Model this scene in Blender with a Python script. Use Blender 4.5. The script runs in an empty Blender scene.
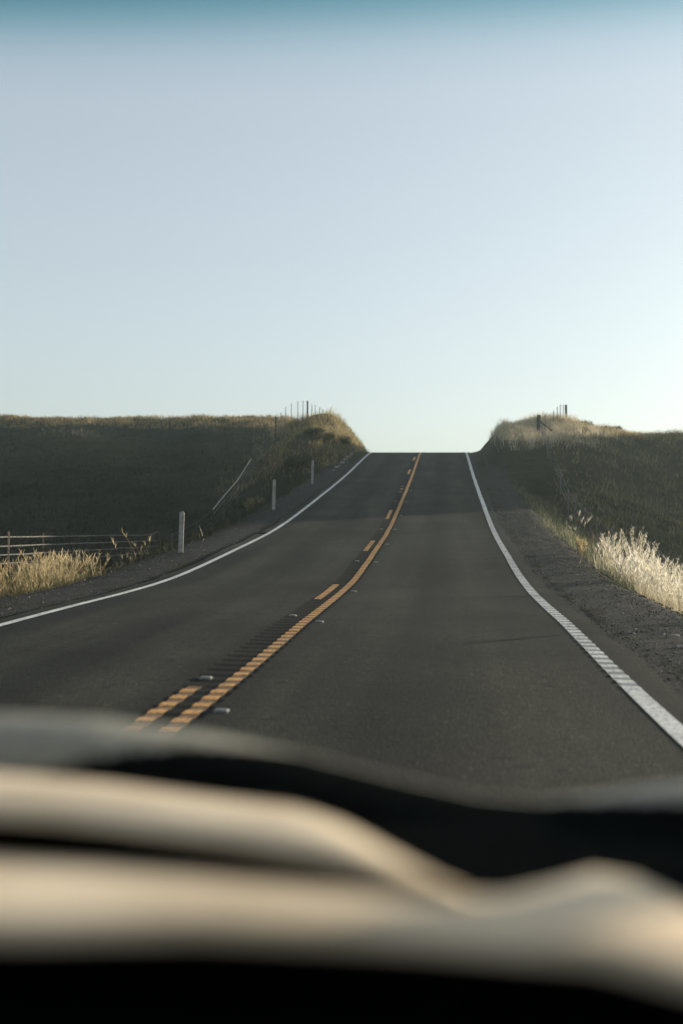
import bpy, bmesh, math, random
import numpy as np
from mathutils import Vector, Matrix
R = math.radians
rng = np.random.default_rng(7); random.seed(7)
scene = bpy.context.scene
COL = scene.collection

# ------------------------------------------------------------------ camera, sky, sun, exposure
CAM = (2.03, 0.0, 1.363); YAW, PITCH, ROLL, FPX = R(5.892), R(1.017), R(0.419), 1000.0
cd = bpy.data.cameras.new('camera'); cam = bpy.data.objects.new('camera', cd); COL.objects.link(cam)
cd.sensor_fit = 'VERTICAL'; cd.sensor_height = 36.0; cd.lens = FPX*36/1024
cd.clip_start = .02; cd.clip_end = 6000
cd.dof.use_dof = True; cd.dof.focus_distance = 19.0; cd.dof.aperture_fstop = 1.1
cam.matrix_world = (Matrix.Translation(CAM) @ Matrix.Rotation(YAW, 4, 'Z') @ Matrix.Rotation(R(90)+PITCH, 4, 'X')
                    @ Matrix.Rotation(ROLL, 4, 'Z'))
scene.camera = cam

SUN_AZ, SUN_EL = R(55), R(8.5)          # azimuth measured from +Y (along the road) towards +X
w = bpy.data.worlds.new('World'); scene.world = w; w.use_nodes = True
nt = w.node_tree; bg = nt.nodes['Background']
sky = nt.nodes.new('ShaderNodeTexSky'); sky.sky_type = 'NISHITA'; sky.sun_disc = False
sky.sun_elevation = SUN_EL; sky.sun_rotation = SUN_AZ
sky.altitude = 100; sky.air_density = 1.0; sky.dust_density = 1.15; sky.ozone_density = 1.5
hs = nt.nodes.new('ShaderNodeHueSaturation'); hs.inputs['Saturation'].default_value = .62
ga = nt.nodes.new('ShaderNodeGamma'); ga.inputs['Gamma'].default_value = .6
tn = nt.nodes.new('ShaderNodeMix'); tn.data_type = 'RGBA'; tn.blend_type = 'MULTIPLY'; tn.inputs[0].default_value = 1
tn.inputs[7].default_value = (.985, .995, 1.02, 1)
nt.links.new(sky.outputs[0], hs.inputs['Color']); nt.links.new(hs.outputs[0], ga.inputs['Color'])
nt.links.new(ga.outputs[0], tn.inputs[6]); nt.links.new(tn.outputs[2], bg.inputs['Color'])
bg.inputs['Strength'].default_value = .155

sl = bpy.data.lights.new('sun', 'SUN'); sl.energy = 3.9; sl.angle = R(.6); sl.color = (1, .86, .68)
so = bpy.data.objects.new('sun', sl); COL.objects.link(so)
sd = Vector((math.sin(SUN_AZ)*math.cos(SUN_EL), math.cos(SUN_AZ)*math.cos(SUN_EL), math.sin(SUN_EL)))
so.rotation_euler = sd.to_track_quat('Z', 'Y').to_euler(); so.location = (40, 40, 40)
vs = scene.view_settings
vs.view_transform = 'Standard'; vs.look = 'None'; vs.gamma = 1; vs.use_curve_mapping = False
vs.exposure = 1.42
scene.cycles.max_bounces = 8; scene.cycles.transparent_max_bounces = 16
scene.cycles.sample_clamp_indirect = 4

# ------------------------------------------------------------------ helpers
def tag(o, label=None, cat=None, group=None, kind=None):
    for k, v in (('label', label), ('category', cat), ('group', group), ('kind', kind)):
        if v: o[k] = v
    return o
def empty(name, loc=(0, 0, 0), rz=0.0):
    o = bpy.data.objects.new(name, None); o.empty_display_size = .1
    o.location = loc; o.rotation_euler = (0, 0, rz); COL.objects.link(o); return o
def mesh_obj(name, V, F, mats, parent=None, smooth=False, mi=None):
    me = bpy.data.meshes.new(name); me.from_pydata([tuple(map(float, v)) for v in V], [], [tuple(map(int, f)) for f in F])
    return _fin(name, me, mats, parent, smooth, mi)
def _fin(name, me, mats, parent, smooth, mi=None):
    for m in (mats if isinstance(mats, (list, tuple)) else [mats]): me.materials.append(m)
    if mi is not None: me.polygons.foreach_set('material_index', np.asarray(mi, dtype=np.int32))
    if smooth: me.polygons.foreach_set('use_smooth', np.ones(len(me.polygons), dtype=bool))
    me.update()
    o = bpy.data.objects.new(name, me); COL.objects.link(o)
    if parent: o.parent = parent
    return o
def tri_obj(name, V, T, mats, mi=None, parent=None, smooth=False):
    V = np.asarray(V, dtype=np.float32); T = np.asarray(T, dtype=np.int32)
    me = bpy.data.meshes.new(name); me.vertices.add(len(V)); me.vertices.foreach_set('co', V.ravel())
    me.loops.add(T.size); me.loops.foreach_set('vertex_index', T.ravel())
    me.polygons.add(len(T)); me.polygons.foreach_set('loop_start', np.arange(0, T.size, 3, dtype=np.int32))
    me.polygons.foreach_set('loop_total', np.full(len(T), 3, dtype=np.int32))
    me.update(calc_edges=True)
    return _fin(name, me, mats, parent, smooth, mi)
def bm_obj(name, bm, mats, parent=None, smooth=False):
    me = bpy.data.meshes.new(name); bm.normal_update(); bm.to_mesh(me); bm.free()
    return _fin(name, me, mats, parent, smooth)
def tube(path, rad, n=8, cap=True):
    """vertices and faces of a round tube through points (radius per point or one)"""
    P = np.asarray(path, float); rad = np.broadcast_to(np.asarray(rad, float), (len(P),))
    V, F = [], []
    for i, p in enumerate(P):
        t = P[min(i+1, len(P)-1)]-P[max(i-1, 0)]; t /= np.linalg.norm(t)+1e-9
        a = np.array([0, 0, 1.]) if abs(t[2]) < .9 else np.array([1., 0, 0])
        u = np.cross(a, t); u /= np.linalg.norm(u); v = np.cross(t, u)
        for k in range(n):
            an = 2*math.pi*k/n; V.append(p+rad[i]*(u*math.cos(an)+v*math.sin(an)))
    for i in range(len(P)-1):
        for k in range(n):
            F.append((i*n+k, i*n+(k+1) % n, (i+1)*n+(k+1) % n, (i+1)*n+k))
    if cap: F += [tuple(range(n))[::-1], tuple(range((len(P)-1)*n, len(P)*n))]
    return V, F
def join(parts):
    V, F = [], []
    for v, f in parts:
        k = len(V); V += list(v); F += [tuple(i+k for i in q) for q in f]
    return V, F
def box(c, s, taper=1.0):
    x, y, z = s[0]/2, s[1]/2, s[2]
    V = [(c[0]+a*x, c[1]+b*y, c[2]) for a, b in ((-1, -1), (1, -1), (1, 1), (-1, 1))]
    V += [(c[0]+a*x*taper, c[1]+b*y*taper, c[2]+z) for a, b in ((-1, -1), (1, -1), (1, 1), (-1, 1))]
    return V, [(3, 2, 1, 0), (4, 5, 6, 7), (0, 1, 5, 4), (1, 2, 6, 5), (2, 3, 7, 6), (3, 0, 4, 7)]

# smooth noise on a lattice
_G = rng.random((257, 257))
def vnoise(x, y):
    x = np.asarray(x, float); y = np.asarray(y, float)
    xi = np.floor(x).astype(int); yi = np.floor(y).astype(int); fx = x-xi; fy = y-yi
    fx = fx*fx*(3-2*fx); fy = fy*fy*(3-2*fy)
    g = lambda a, b: _G[a % 256, b % 256]
    return ((g(xi, yi)*(1-fx)+g(xi+1, yi)*fx)*(1-fy)+(g(xi, yi+1)*(1-fx)+g(xi+1, yi+1)*fx)*fy)*2-1
def fbm(x, y, o=3):
    s = 0; a = 1.
    for k in range(o): s = s+a*vnoise(x*2**k+17*k, y*2**k+5*k); a *= .5
    return s
def sstep(t):
    t = np.clip(t, 0, 1); return t*t*(3-2*t)
def ramp(t):                                   # a hillside: nearly straight, rounded at foot and top
    t = np.clip(t, 0, 1); return .45*t+.55*sstep(t)
def smin(a, b, k): h = np.clip(.5+.5*(b-a)/k, 0, 1); return b*(1-h)+a*h-k*h*(1-h)
def smax(a, b, k): return -smin(-a, -b, k)

# ------------------------------------------------------------------ the lie of the land
YK = np.array([-600, -60, -10, 0, 8, 14, 20, 26, 33, 41, 50, 60, 68, 73, 78, 84, 92, 105, 130, 200, 320, 1200.])
ZK = np.array([-4, -.6, 0, 0, 0, .14, .29, .72, 1.32, 2.29, 3.48, 4.88, 6.09, 6.82, 7.42, 7.80, 7.92, 7.4, 5.6, 1.5, -1, -3.])
def _nat():
    n = len(YK); h = np.diff(YK); A = np.zeros((n, n)); b = np.zeros(n); A[0, 0] = A[-1, -1] = 1
    for i in range(1, n-1):
        A[i, i-1] = h[i-1]; A[i, i] = 2*(h[i-1]+h[i]); A[i, i+1] = h[i]
        b[i] = 6*((ZK[i+1]-ZK[i])/h[i]-(ZK[i]-ZK[i-1])/h[i-1])
    return np.linalg.solve(A, b)
_M = _nat()
def P(Y):
    Y = np.asarray(Y, float); i = np.clip(np.searchsorted(YK, Y)-1, 0, len(YK)-2)
    t = Y-YK[i]; hh = YK[i+1]-YK[i]; a = hh-t
    return (_M[i]*a**3+_M[i+1]*t**3)/(6*hh)+(ZK[i]/hh-_M[i]*hh/6)*a+(ZK[i+1]/hh-_M[i+1]*hh/6)*t
def natural(X, Y):
    # land left of the road: shallow valley, then a long dark hillside, and a blunt spur that the road cuts
    far = -.6+12.6*ramp((Y-47)/49)+.012*np.clip(Y-96, 0, 60)-.05*np.clip(Y-170, 0, 400)
    spur = -.35+10.8*ramp((Y-50)/30)-np.clip(Y-86, 0, 40)*.16
    a = sstep((X+14)/6.5)
    NL = far*(1-a)+spur*a
    # land right of the road; unseen hump added to shade ditch and upper road
    farR = -.95+9.9*ramp((Y-40)/42)*(1-.55*sstep((X-34)/40))-.06*np.clip(Y-90, 0, 150)+8.0*np.exp(-((X-31)/6.5)**2-((Y-69)/10.)**2)
    spurR = -.9+10.2*ramp((Y-36)/40)+np.clip(Y-74, 0, 24)*.085*sstep((X-5)/4)-np.clip(Y-100, 0, 40)*.16-np.clip(Y-80, 0, 20)*.16*(1-sstep((X-5)/4))  # unseen back of the spur raised to lengthen its shadow
    b = sstep((X-9)/8.)
    NR = spurR*(1-b)+farR*b
    c = sstep((X+4)/8.)
    N = NL*(1-c)+NR*c
    amp = .10+.22*sstep((Y-45)/30)+.22*sstep((np.abs(X)-14)/6)*(1-sstep((Y-80)/12))
    N = N+amp*fbm(X*.16+3, Y*.16)+.07*fbm(X*.7, Y*.7, 2)
    return np.maximum(N, -6)
def land(X, Y):
    X = np.asarray(X, float); Y = np.asarray(Y, float)
    A = np.abs(X); p = P(Y)
    toe = 5.6-.85*sstep((Y-52)/18)
    wob = .25*fbm(X*.5+9, Y*.35, 2)
    up = p+.0+np.clip(A-toe, 0, None)*1.4*(1+.25*wob)
    dn = p-.03-np.clip(A-5.5-.25*wob, 0, None)*.62
    N = natural(X, Y)
    z = smax(smin(N, up, .5), dn, .4)
    inside = 1-sstep((A-3.9)/np.maximum(toe-3.9, .1)*.9)
    z = z*(1-inside)+(p-.03)*inside
    z = np.where(A < 4.0, p-.08, z)
    return z+np.where(A > 4.1, .018*fbm(X*2.3, Y*2.3, 2), 0)

_cy, _sy = math.cos(YAW), math.sin(YAW)
def ray_x(px, Y):
    """x of the vertical plane seen at picture column px, at distance Y along the road"""
    a = math.atan((px-341.5)/FPX)-YAW
    return CAM[0]+Y*math.tan(a)
def spot(px, Y):
    x = ray_x(px, Y); return x, Y, float(land(x, Y))

# ------------------------------------------------------------------ materials
def mat(name, rough=.8, spec=.3):
    m = bpy.data.materials.new(name); m.use_nodes = True
    b = m.node_tree.nodes['Principled BSDF']; b.inputs['Roughness'].default_value = rough
    b.inputs['Specular IOR Level'].default_value = spec
    return m, m.node_tree, b
def node(t, typ, **kw):
    n = t.nodes.new(typ)
    for k, v in kw.items():
        if k in n.inputs: n.inputs[k].default_value = v
        else: setattr(n, k, v)
    return n
def ramp_node(t, fac, stops):
    r = t.nodes.new('ShaderNodeValToRGB'); e = r.color_ramp.elements
    while len(e) < len(stops): e.new(.5)
    for q, (p, c) in zip(e, stops): q.position = p; q.color = (*c, 1)
    t.links.new(fac, r.inputs['Fac']); return r
def noise_mat(name, c0, c1, scale=5, rough=.85, spec=.2, bump=.2, bscale=None, detail=6, lo=.35, hi=.65, bdist=.02):
    m, t, b = mat(name, rough, spec)
    tc = t.nodes.new('ShaderNodeTexCoord'); n = node(t, 'ShaderNodeTexNoise', Scale=scale, Detail=detail)
    t.links.new(tc.outputs['Object'], n.inputs['Vector'])
    r = ramp_node(t, n.outputs['Fac'], [(lo, c0), (hi, c1)]); t.links.new(r.outputs[0], b.inputs['Base Color'])
    if bump:
        n2 = node(t, 'ShaderNodeTexNoise', Scale=bscale or scale*4, Detail=4); t.links.new(tc.outputs['Object'], n2.inputs['Vector'])
        bp = node(t, 'ShaderNodeBump', Strength=bump, Distance=bdist); t.links.new(n2.outputs['Fac'], bp.inputs['Height'])
        t.links.new(bp.outputs[0], b.inputs['Normal'])
    return m

def asphalt_mat(name, dark=1.0):
    m, t, b = mat(name, .88, .12)
    tc = t.nodes.new('ShaderNodeTexCoord'); V = tc.outputs['Object']
    big = node(t, 'ShaderNodeTexNoise', Scale=.45, Detail=5); t.links.new(V, big.inputs['Vector'])
    mp = node(t, 'ShaderNodeMapping'); mp.inputs['Scale'].default_value = (1.6, .09, 1); t.links.new(V, mp.inputs['Vector'])
    trk = node(t, 'ShaderNodeTexNoise', Scale=1.0, Detail=3); t.links.new(mp.outputs[0], trk.inputs['Vector'])
    fine = node(t, 'ShaderNodeTexVoronoi', Scale=70.0); t.links.new(V, fine.inputs['Vector'])
    spk = node(t, 'ShaderNodeTexNoise', Scale=38.0, Detail=3); t.links.new(V, spk.inputs['Vector'])
    k = dark
    r1 = ramp_node(t, big.outputs['Fac'], [(.3, (.018*k, .0185*k, .0148*k)), (.7, (.033*k, .033*k, .0262*k))])
    r2 = ramp_node(t, trk.outputs['Fac'], [(.3, (.68, .69, .70)), (.7, (1.28, 1.26, 1.2))])
    r3 = ramp_node(t, fine.outputs['Color'], [(.0, (.62, .62, .62)), (.75, (1.1, 1.1, 1.1)), (1., (1.9, 1.85, 1.75))])
    r4 = ramp_node(t, spk.outputs['Fac'], [(.64, (1, 1, 1)), (.74, (4.2, 4.1, 3.7))])
    sx_ = t.nodes.new('ShaderNodeSeparateXYZ'); t.links.new(V, sx_.inputs[0])
    wv = node(t, 'ShaderNodeMath', operation='MULTIPLY_ADD'); t.links.new(sx_.outputs['X'], wv.inputs[0]); wv.inputs[1].default_value = 3.6; wv.inputs[2].default_value = -3.4
    cs = node(t, 'ShaderNodeMath', operation='COSINE'); t.links.new(wv.outputs[0], cs.inputs[0])
    mr = node(t, 'ShaderNodeMapRange'); mr.inputs['From Min'].default_value = -1; t.links.new(cs.outputs[0], mr.inputs['Value'])
    r5 = ramp_node(t, mr.outputs[0], [(.15, (.80, .80, .80)), (.85, (1.2, 1.18, 1.13))])       # wheel tracks polished by traffic
    sp2 = node(t, 'ShaderNodeTexNoise', Scale=9.0, Detail=2); t.links.new(V, sp2.inputs['Vector'])
    r6 = ramp_node(t, sp2.outputs['Fac'], [(.30, (.55, .55, .55)), (.40, (1, 1, 1)), (.70, (1, 1, 1)), (.76, (2.2, 2.1, 1.9))])
    prev = r1.outputs[0]
    for r in (r2, r3, r4, r5, r6):
        x = node(t, 'ShaderNodeMix', data_type='RGBA', blend_type='MULTIPLY'); x.inputs[0].default_value = 1
        t.links.new(prev, x.inputs[6]); t.links.new(r.outputs[0], x.inputs[7]); prev = x.outputs[2]
    t.links.new(prev, b.inputs['Base Color'])
    bp = node(t, 'ShaderNodeBump', Strength=.55, Distance=.008); t.links.new(fine.outputs['Distance'], bp.inputs['Height'])
    t.links.new(bp.outputs[0], b.inputs['Normal'])
    return m
def paint_mat(name, col, worn):
    m, t, b = mat(name, .75, .3)
    tc = t.nodes.new('ShaderNodeTexCoord'); V = tc.outputs['Object']
    n = node(t, 'ShaderNodeTexNoise', Scale=26.0, Detail=6, Roughness=.7); t.links.new(V, n.inputs['Vector'])
    n2 = node(t, 'ShaderNodeTexNoise', Scale=1.7, Detail=3); t.links.new(V, n2.inputs['Vector'])
    r = ramp_node(t, n.outputs['Fac'], [(.33, (.05, .047, .043)), (.43, worn), (.6, col)])
    r2 = ramp_node(t, n2.outputs['Fac'], [(.3, (.78, .78, .78)), (.65, (1.05, 1.05, 1.05))])
    x = node(t, 'ShaderNodeMix', data_type='RGBA', blend_type='MULTIPLY'); x.inputs[0].default_value = 1
    t.links.new(r.outputs[0], x.inputs[6]); t.links.new(r2.outputs[0], x.inputs[7]); t.links.new(x.outputs[2], b.inputs['Base Color'])
    bp = node(t, 'ShaderNodeBump', Strength=.4, Distance=.006); t.links.new(n.outputs['Fac'], bp.inputs['Height']); t.links.new(bp.outputs[0], b.inputs['Normal'])
    return m
def blade_mat(name, cols, trans=.45, rough=.6):
    """dry stalks: colour differs from stalk to stalk; light passes through"""
    m = bpy.data.materials.new(name); m.use_nodes = True; t = m.node_tree; t.nodes.clear()
    out = t.nodes.new('ShaderNodeOutputMaterial'); g = t.nodes.new('ShaderNodeNewGeometry')
    tc = t.nodes.new('ShaderNodeTexCoord'); n = node(t, 'ShaderNodeTexNoise', Scale=.5, Detail=3); t.links.new(tc.outputs['Object'], n.inputs['Vector'])
    ma = node(t, 'ShaderNodeMath', operation='MULTIPLY_ADD'); t.links.new(g.outputs['Random Per Island'], ma.inputs[0]); ma.inputs[1].default_value = .55
    t.links.new(n.outputs['Fac'], ma.inputs[2])
    ms = node(t, 'ShaderNodeMath', operation='SUBTRACT'); t.links.new(ma.outputs[0], ms.inputs[0]); ms.inputs[1].default_value = .28
    r = ramp_node(t, ms.outputs[0], [(.15+.7*i/(len(cols)-1), c) for i, c in enumerate(cols)])
    d = node(t, 'ShaderNodeBsdfDiffuse'); tr = node(t, 'ShaderNodeBsdfTranslucent'); gl = node(t, 'ShaderNodeBsdfGlossy', Roughness=.45)
    gl.inputs['Color'].default_value = (.35, .33, .28, 1)
    t.links.new(r.outputs[0], d.inputs['Color']); t.links.new(r.outputs[0], tr.inputs['Color'])
    mx = node(t, 'ShaderNodeMixShader'); mx.inputs[0].default_value = trans
    t.links.new(d.outputs[0], mx.inputs[1]); t.links.new(tr.outputs[0], mx.inputs[2])
    m2 = node(t, 'ShaderNodeMixShader'); m2.inputs[0].default_value = .06
    t.links.new(mx.outputs[0], m2.inputs[1]); t.links.new(gl.outputs[0], m2.inputs[2])
    t.links.new(m2.outputs[0], out.inputs['Surface']); return m

def ground_mat():
    m, t, b = mat('ground_soil', .95, .1)
    tc = t.nodes.new('ShaderNodeTexCoord'); V = tc.outputs['Object']
    n1 = node(t, 'ShaderNodeTexNoise', Scale=.12, Detail=6); t.links.new(V, n1.inputs['Vector'])
    n2 = node(t, 'ShaderNodeTexNoise', Scale=2.2, Detail=6, Roughness=.65); t.links.new(V, n2.inputs['Vector'])
    a = ramp_node(t, n1.outputs['Fac'], [(.33, (.011, .014, .009)), (.67, (.042, .039, .025))])
    c = ramp_node(t, n2.outputs['Fac'], [(.3, (.5, .5, .5)), (.7, (1.5, 1.4, 1.2))])
    x = node(t, 'ShaderNodeMix', data_type='RGBA', blend_type='MULTIPLY'); x.inputs[0].default_value = 1
    t.links.new(a.outputs[0], x.inputs[6]); t.links.new(c.outputs[0], x.inputs[7]); t.links.new(x.outputs[2], b.inputs['Base Color'])
    bp = node(t, 'ShaderNodeBump', Strength=.8, Distance=.12); t.links.new(n2.outputs['Fac'], bp.inputs['Height']); t.links.new(bp.outputs[0], b.inputs['Normal'])
    return m
def gravel_mat():
    m, t, b = mat('gravel_bed', .9, .2)
    tc = t.nodes.new('ShaderNodeTexCoord'); V = tc.outputs['Object']
    v = node(t, 'ShaderNodeTexVoronoi', Scale=26.0); t.links.new(V, v.inputs['Vector'])
    n = node(t, 'ShaderNodeTexNoise', Scale=1.2, Detail=5); t.links.new(V, n.inputs['Vector'])
    a = ramp_node(t, v.outputs['Color'], [(0, (.006, .0062, .0056)), (.7, (.0155, .0155, .0135)), (1, (.06, .057, .048))])
    c = ramp_node(t, n.outputs['Fac'], [(.3, (.65, .65, .65)), (.7, (1.2, 1.17, 1.1))])
    x = node(t, 'ShaderNodeMix', data_type='RGBA', blend_type='MULTIPLY'); x.inputs[0].default_value = 1
    t.links.new(a.outputs[0], x.inputs[6]); t.links.new(c.outputs[0], x.inputs[7]); t.links.new(x.outputs[2], b.inputs['Base Color'])
    bp = node(t, 'ShaderNodeBump', Strength=.6, Distance=.015, invert=True); t.links.new(v.outputs['Distance'], bp.inputs['Height']); t.links.new(bp.outputs[0], b.inputs['Normal'])
    return m
M = {}
M['ground'] = ground_mat(); M['gravel'] = gravel_mat()
M['asphalt'] = asphalt_mat('asphalt'); M['seal'] = asphalt_mat('dark_sealed_asphalt', .62)
M['yellow'] = paint_mat('yellow_paint', (.72, .37, .11), (.42, .21, .07))
M['white'] = paint_mat('white_paint', (.75, .74, .70), (.42, .41, .38))
M['yellow_shade_grime'] = paint_mat('yellow_paint_slot_shade_grime', (.30, .16, .06), (.12, .08, .045)); M['white_shade_grime'] = paint_mat('white_paint_slot_shade_grime', (.36, .35, .33), (.2, .195, .18))  # darker copies painting slot shade and grime into the lines
M['stone'] = noise_mat('stone', (.026, .026, .023), (.085, .082, .07), 9, .9, .2, .5)
M['pale_stone'] = noise_mat('pale_stone', (.22, .21, .19), (.40, .38, .34), 12, .9, .2, .4)
M['wood'] = noise_mat('weathered_wood', (.03, .027, .023), (.08, .072, .06), 14, .9, .15, .6)
M['pipe'] = noise_mat('pale_weathered_rail', (.055, .055, .05), (.12, .115, .105), 9, .6, .4, .2)
M['steel'] = noise_mat('dull_steel_post', (.06, .065, .06), (.13, .13, .12), 20, .6, .4, .2)
M['wire'] = noise_mat('galvanised_wire', (.10, .10, .10), (.2, .2, .19), 20, .5, .5, 0)
M['marker'] = noise_mat('white_plastic_post', (.20, .20, .185), (.36, .35, .325), 8, .55, .4, .15)
M['ceramic'] = noise_mat('grimy_white_plastic', (.06, .057, .05), (.17, .165, .145), 30, .4, .5, .1)
M['bark'] = noise_mat('shrub_bark', (.04, .033, .025), (.09, .075, .055), 20, .9, .1, .3)
M['gold'] = blade_mat('golden_dry_grass', [(.07, .065, .03), (.17, .14, .065), (.36, .28, .13), (.52, .42, .23)])
M['goldhead'] = blade_mat('golden_seed_heads', [(.34, .25, .12), (.52, .41, .23), (.64, .54, .36)], .5)
M['pale'] = blade_mat('pale_dry_grass', [(.34, .29, .19), (.52, .45, .32), (.66, .60, .46)], .5)
M['feather'] = blade_mat('feathery_seed_heads', [(.52, .46, .34), (.70, .65, .53), (.82, .78, .68)], .55)
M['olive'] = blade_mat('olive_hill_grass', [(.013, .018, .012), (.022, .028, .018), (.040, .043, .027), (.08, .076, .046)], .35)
M['bank'] = blade_mat('brown_bank_grass', [(.10, .085, .04), (.20, .155, .075), (.34, .25, .12), (.46, .36, .20)], .4)
M['glare_green'] = blade_mat('glare_lightened_slope_grass', [(.05, .06, .038), (.10, .115, .072), (.17, .165, .10), (.28, .25, .16)], .4)  # grass lightened to put the sun's veiling glare into its colour
M['leaf'] = blade_mat('shrub_leaves', [(.035, .042, .02), (.06, .065, .03), (.11, .10, .05)], .35)
M['leafpale'] = blade_mat('dry_shrub_leaves', [(.12, .10, .05), (.22, .18, .09), (.34, .28, .16)], .4)

# ------------------------------------------------------------------ ground sheet
def warp_axis(inner, step, far, growth=1.22):
    a = list(np.arange(inner[0], inner[1]+1e-6, step)); s = step
    hi = [inner[1]]; lo = [inner[0]]; s1 = step
    while hi[-1] < far[1]: s1 *= growth; hi.append(hi[-1]+s1)
    s1 = step
    while lo[-1] > far[0]: s1 *= growth; lo.append(lo[-1]-s1)
    return np.array(lo[:0:-1]+a+hi[1:])
xs = warp_axis((-16, 16), .2, (-2500, 2500), 1.12); ys = warp_axis((2, 104), .4, (-1500, 3500), 1.15)
GX, GY = np.meshgrid(xs, ys); GZ = land(GX, GY)
V = np.stack([GX, GY, GZ], -1).reshape(-1, 3); nx = len(xs); ny = len(ys)
I = np.arange(nx*ny).reshape(ny, nx); q = np.stack([I[:-1, :-1], I[:-1, 1:], I[1:, 1:], I[1:, :-1]], -1).reshape(-1, 4)
T = np.concatenate([q[:, [0, 1, 2]], q[:, [0, 2, 3]]])
g = tri_obj('ground', V, T, M['ground'], smooth=True); tag(g, kind='structure')

# ------------------------------------------------------------------ road, shoulders, paint
yr = np.concatenate([np.arange(-60, 0, 2.), np.arange(0, 110, .5), np.arange(110, 420, 4.)])
def strip(name, xa, ya, m, dz=0.0, parent=None, prof=None, skirt=0.0, edge=None, slot=None):
    """a sheet following the road between the given x stations; prof(x,y) adds height"""
    xa = np.asarray(xa, float); X, Y = np.meshgrid(xa, ya)
    if edge is not None: X = edge(X, Y)
    Z = P(Y)+dz
    if prof is not None: Z = Z+prof(X, Y)
    if skirt: Z[:, 0] -= skirt; Z[:, -1] -= skirt
    V = np.stack([X, Y, Z], -1).reshape(-1, 3); n, k = len(ya), len(xa); I = np.arange(n*k).reshape(n, k)
    q = np.stack([I[:-1, :-1], I[:-1, 1:], I[1:, 1:], I[1:, :-1]], -1).reshape(-1, 4)
    T = np.concatenate([q[:, [0, 1, 2]], q[:, [0, 2, 3]]])
    if slot is None: return tri_obj(name, V, T, m, parent=parent, smooth=False)
    yc = ya[np.repeat(np.arange(n-1), k-1)]; mi = slot(np.concatenate([yc, yc]))      # shade in the ground-out slots painted darker, with some grime
    return tri_obj(name, V, T, m, mi, parent, False)
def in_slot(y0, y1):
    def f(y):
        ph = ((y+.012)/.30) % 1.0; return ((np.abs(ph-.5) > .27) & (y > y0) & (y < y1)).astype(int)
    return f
def groove(period=.30, depth=.010, y1=60.):
    def f(X, Y):
        ph = (Y/period) % 1.0; a = np.clip((np.abs(ph-.5)-.5+.27)/.05, 0, 1)   # ground-out slots
        return np.where(Y < y1, -depth*a, 0)
    return f
GC = groove(); yg = np.concatenate([np.arange(3.5, 46, .025), np.arange(46, 110, .5)])
# the road slab leaves a seat for the ground-out centre strip
sx = [-.22, .29]
edgeL = lambda X, Y: np.where(X < -4, -3.97+.05*fbm(X*0+1, Y*.9, 3), X)
edgeR = lambda X, Y: np.where(X > 4, 3.99+.06*fbm(X*0+7, Y*.9, 3), X)
road = strip('road', [-4.02, -4.0, -3.4, -1.8, sx[0]], yr, M['asphalt'], edge=edgeL)
tag(road, kind='structure')
strip('road_lane', [sx[1], 1.8, 3.4, 4.03, 4.05], yr, M['asphalt'], parent=road, edge=edgeR)
strip('rumble_strip', [sx[0], sx[0]+.02, sx[1]-.02, sx[1]], np.concatenate([np.arange(-60, 3.5, 2), yg, np.arange(110, 420, 4.)]), M['seal'], parent=road,
      prof=lambda X, Y: np.where((X > sx[0]+.01) & (X < sx[1]-.01), GC(X, Y), 0))
wy = lambda X, Y: X+.005*fbm(X*0+3, Y*.6, 2)
strip('yellow_line', [.10, .235], yg, [M['yellow'], M['yellow_shade_grime']], .004, road, GC, edge=wy, slot=in_slot(0, 45.9))
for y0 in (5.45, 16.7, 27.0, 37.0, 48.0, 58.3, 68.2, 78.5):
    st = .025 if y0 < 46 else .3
    strip('yellow_dash', [-.165, -.035], np.arange(y0, y0+3.05, st), [M['yellow'], M['yellow_shade_grime']], .004, road, GC, slot=in_slot(0, 45.9))
GE = groove(.30, .009, 40.)
ye = np.concatenate([np.arange(-20, 8.8, .4), np.arange(8.8, 40, .025), np.arange(40, 110, .5)])
we = lambda X, Y: X+.006*fbm(X*0+11, Y*.5, 2)
strip('white_line', [3.56, 3.72], ye, [M['white'], M['white_shade_grime']], .004, road, lambda X, Y: np.where(Y > 8.8, GE(X, Y)*.8+.005, .002), edge=we, slot=in_slot(8.8, 39.9))
strip('white_line', [-3.72, -3.59], ye, M['white'], .004, road, lambda X, Y: 0*Y+.002, edge=we)
# loose gravel shoulders, ragged on the grass side
for s, nm in ((-1, 'gravel_shoulder'), (1, 'gravel_shoulder')):
    k = 9; t = np.linspace(0, 1, k); yy = np.concatenate([np.arange(-40, 0, 2.), np.arange(0, 100, .4)])
    Tm, Yy = np.meshgrid(t, yy)
    out = (5.6+.15*(s > 0)+.3*fbm(Yy*.35, Yy*0+s*4, 3)) - (.7*sstep((Yy-52)/18))
    Xx = s*(3.9+(out-3.9)*Tm)
    hgt = land(Xx, Yy)+.035-.05*Tm**4
    hgt = np.where(np.abs(Xx) < 4.15, P(Yy)-.035, hgt)
    hgt = np.minimum(hgt, np.where(np.abs(Xx) < 4.6, P(Yy)-.02, 99))
    V = np.stack([Xx, Yy, hgt], -1).reshape(-1, 3); n = len(yy); I = np.arange(n*k).reshape(n, k)
    q = np.stack([I[:-1, :-1], I[:-1, 1:], I[1:, 1:], I[1:, :-1]], -1).reshape(-1, 4)
    if s < 0: q = q[:, ::-1]
    T = np.concatenate([q[:, [0, 1, 2]], q[:, [0, 2, 3]]])
    tag(tri_obj(nm, V, T, M['gravel'], smooth=True), kind='structure')

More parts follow.
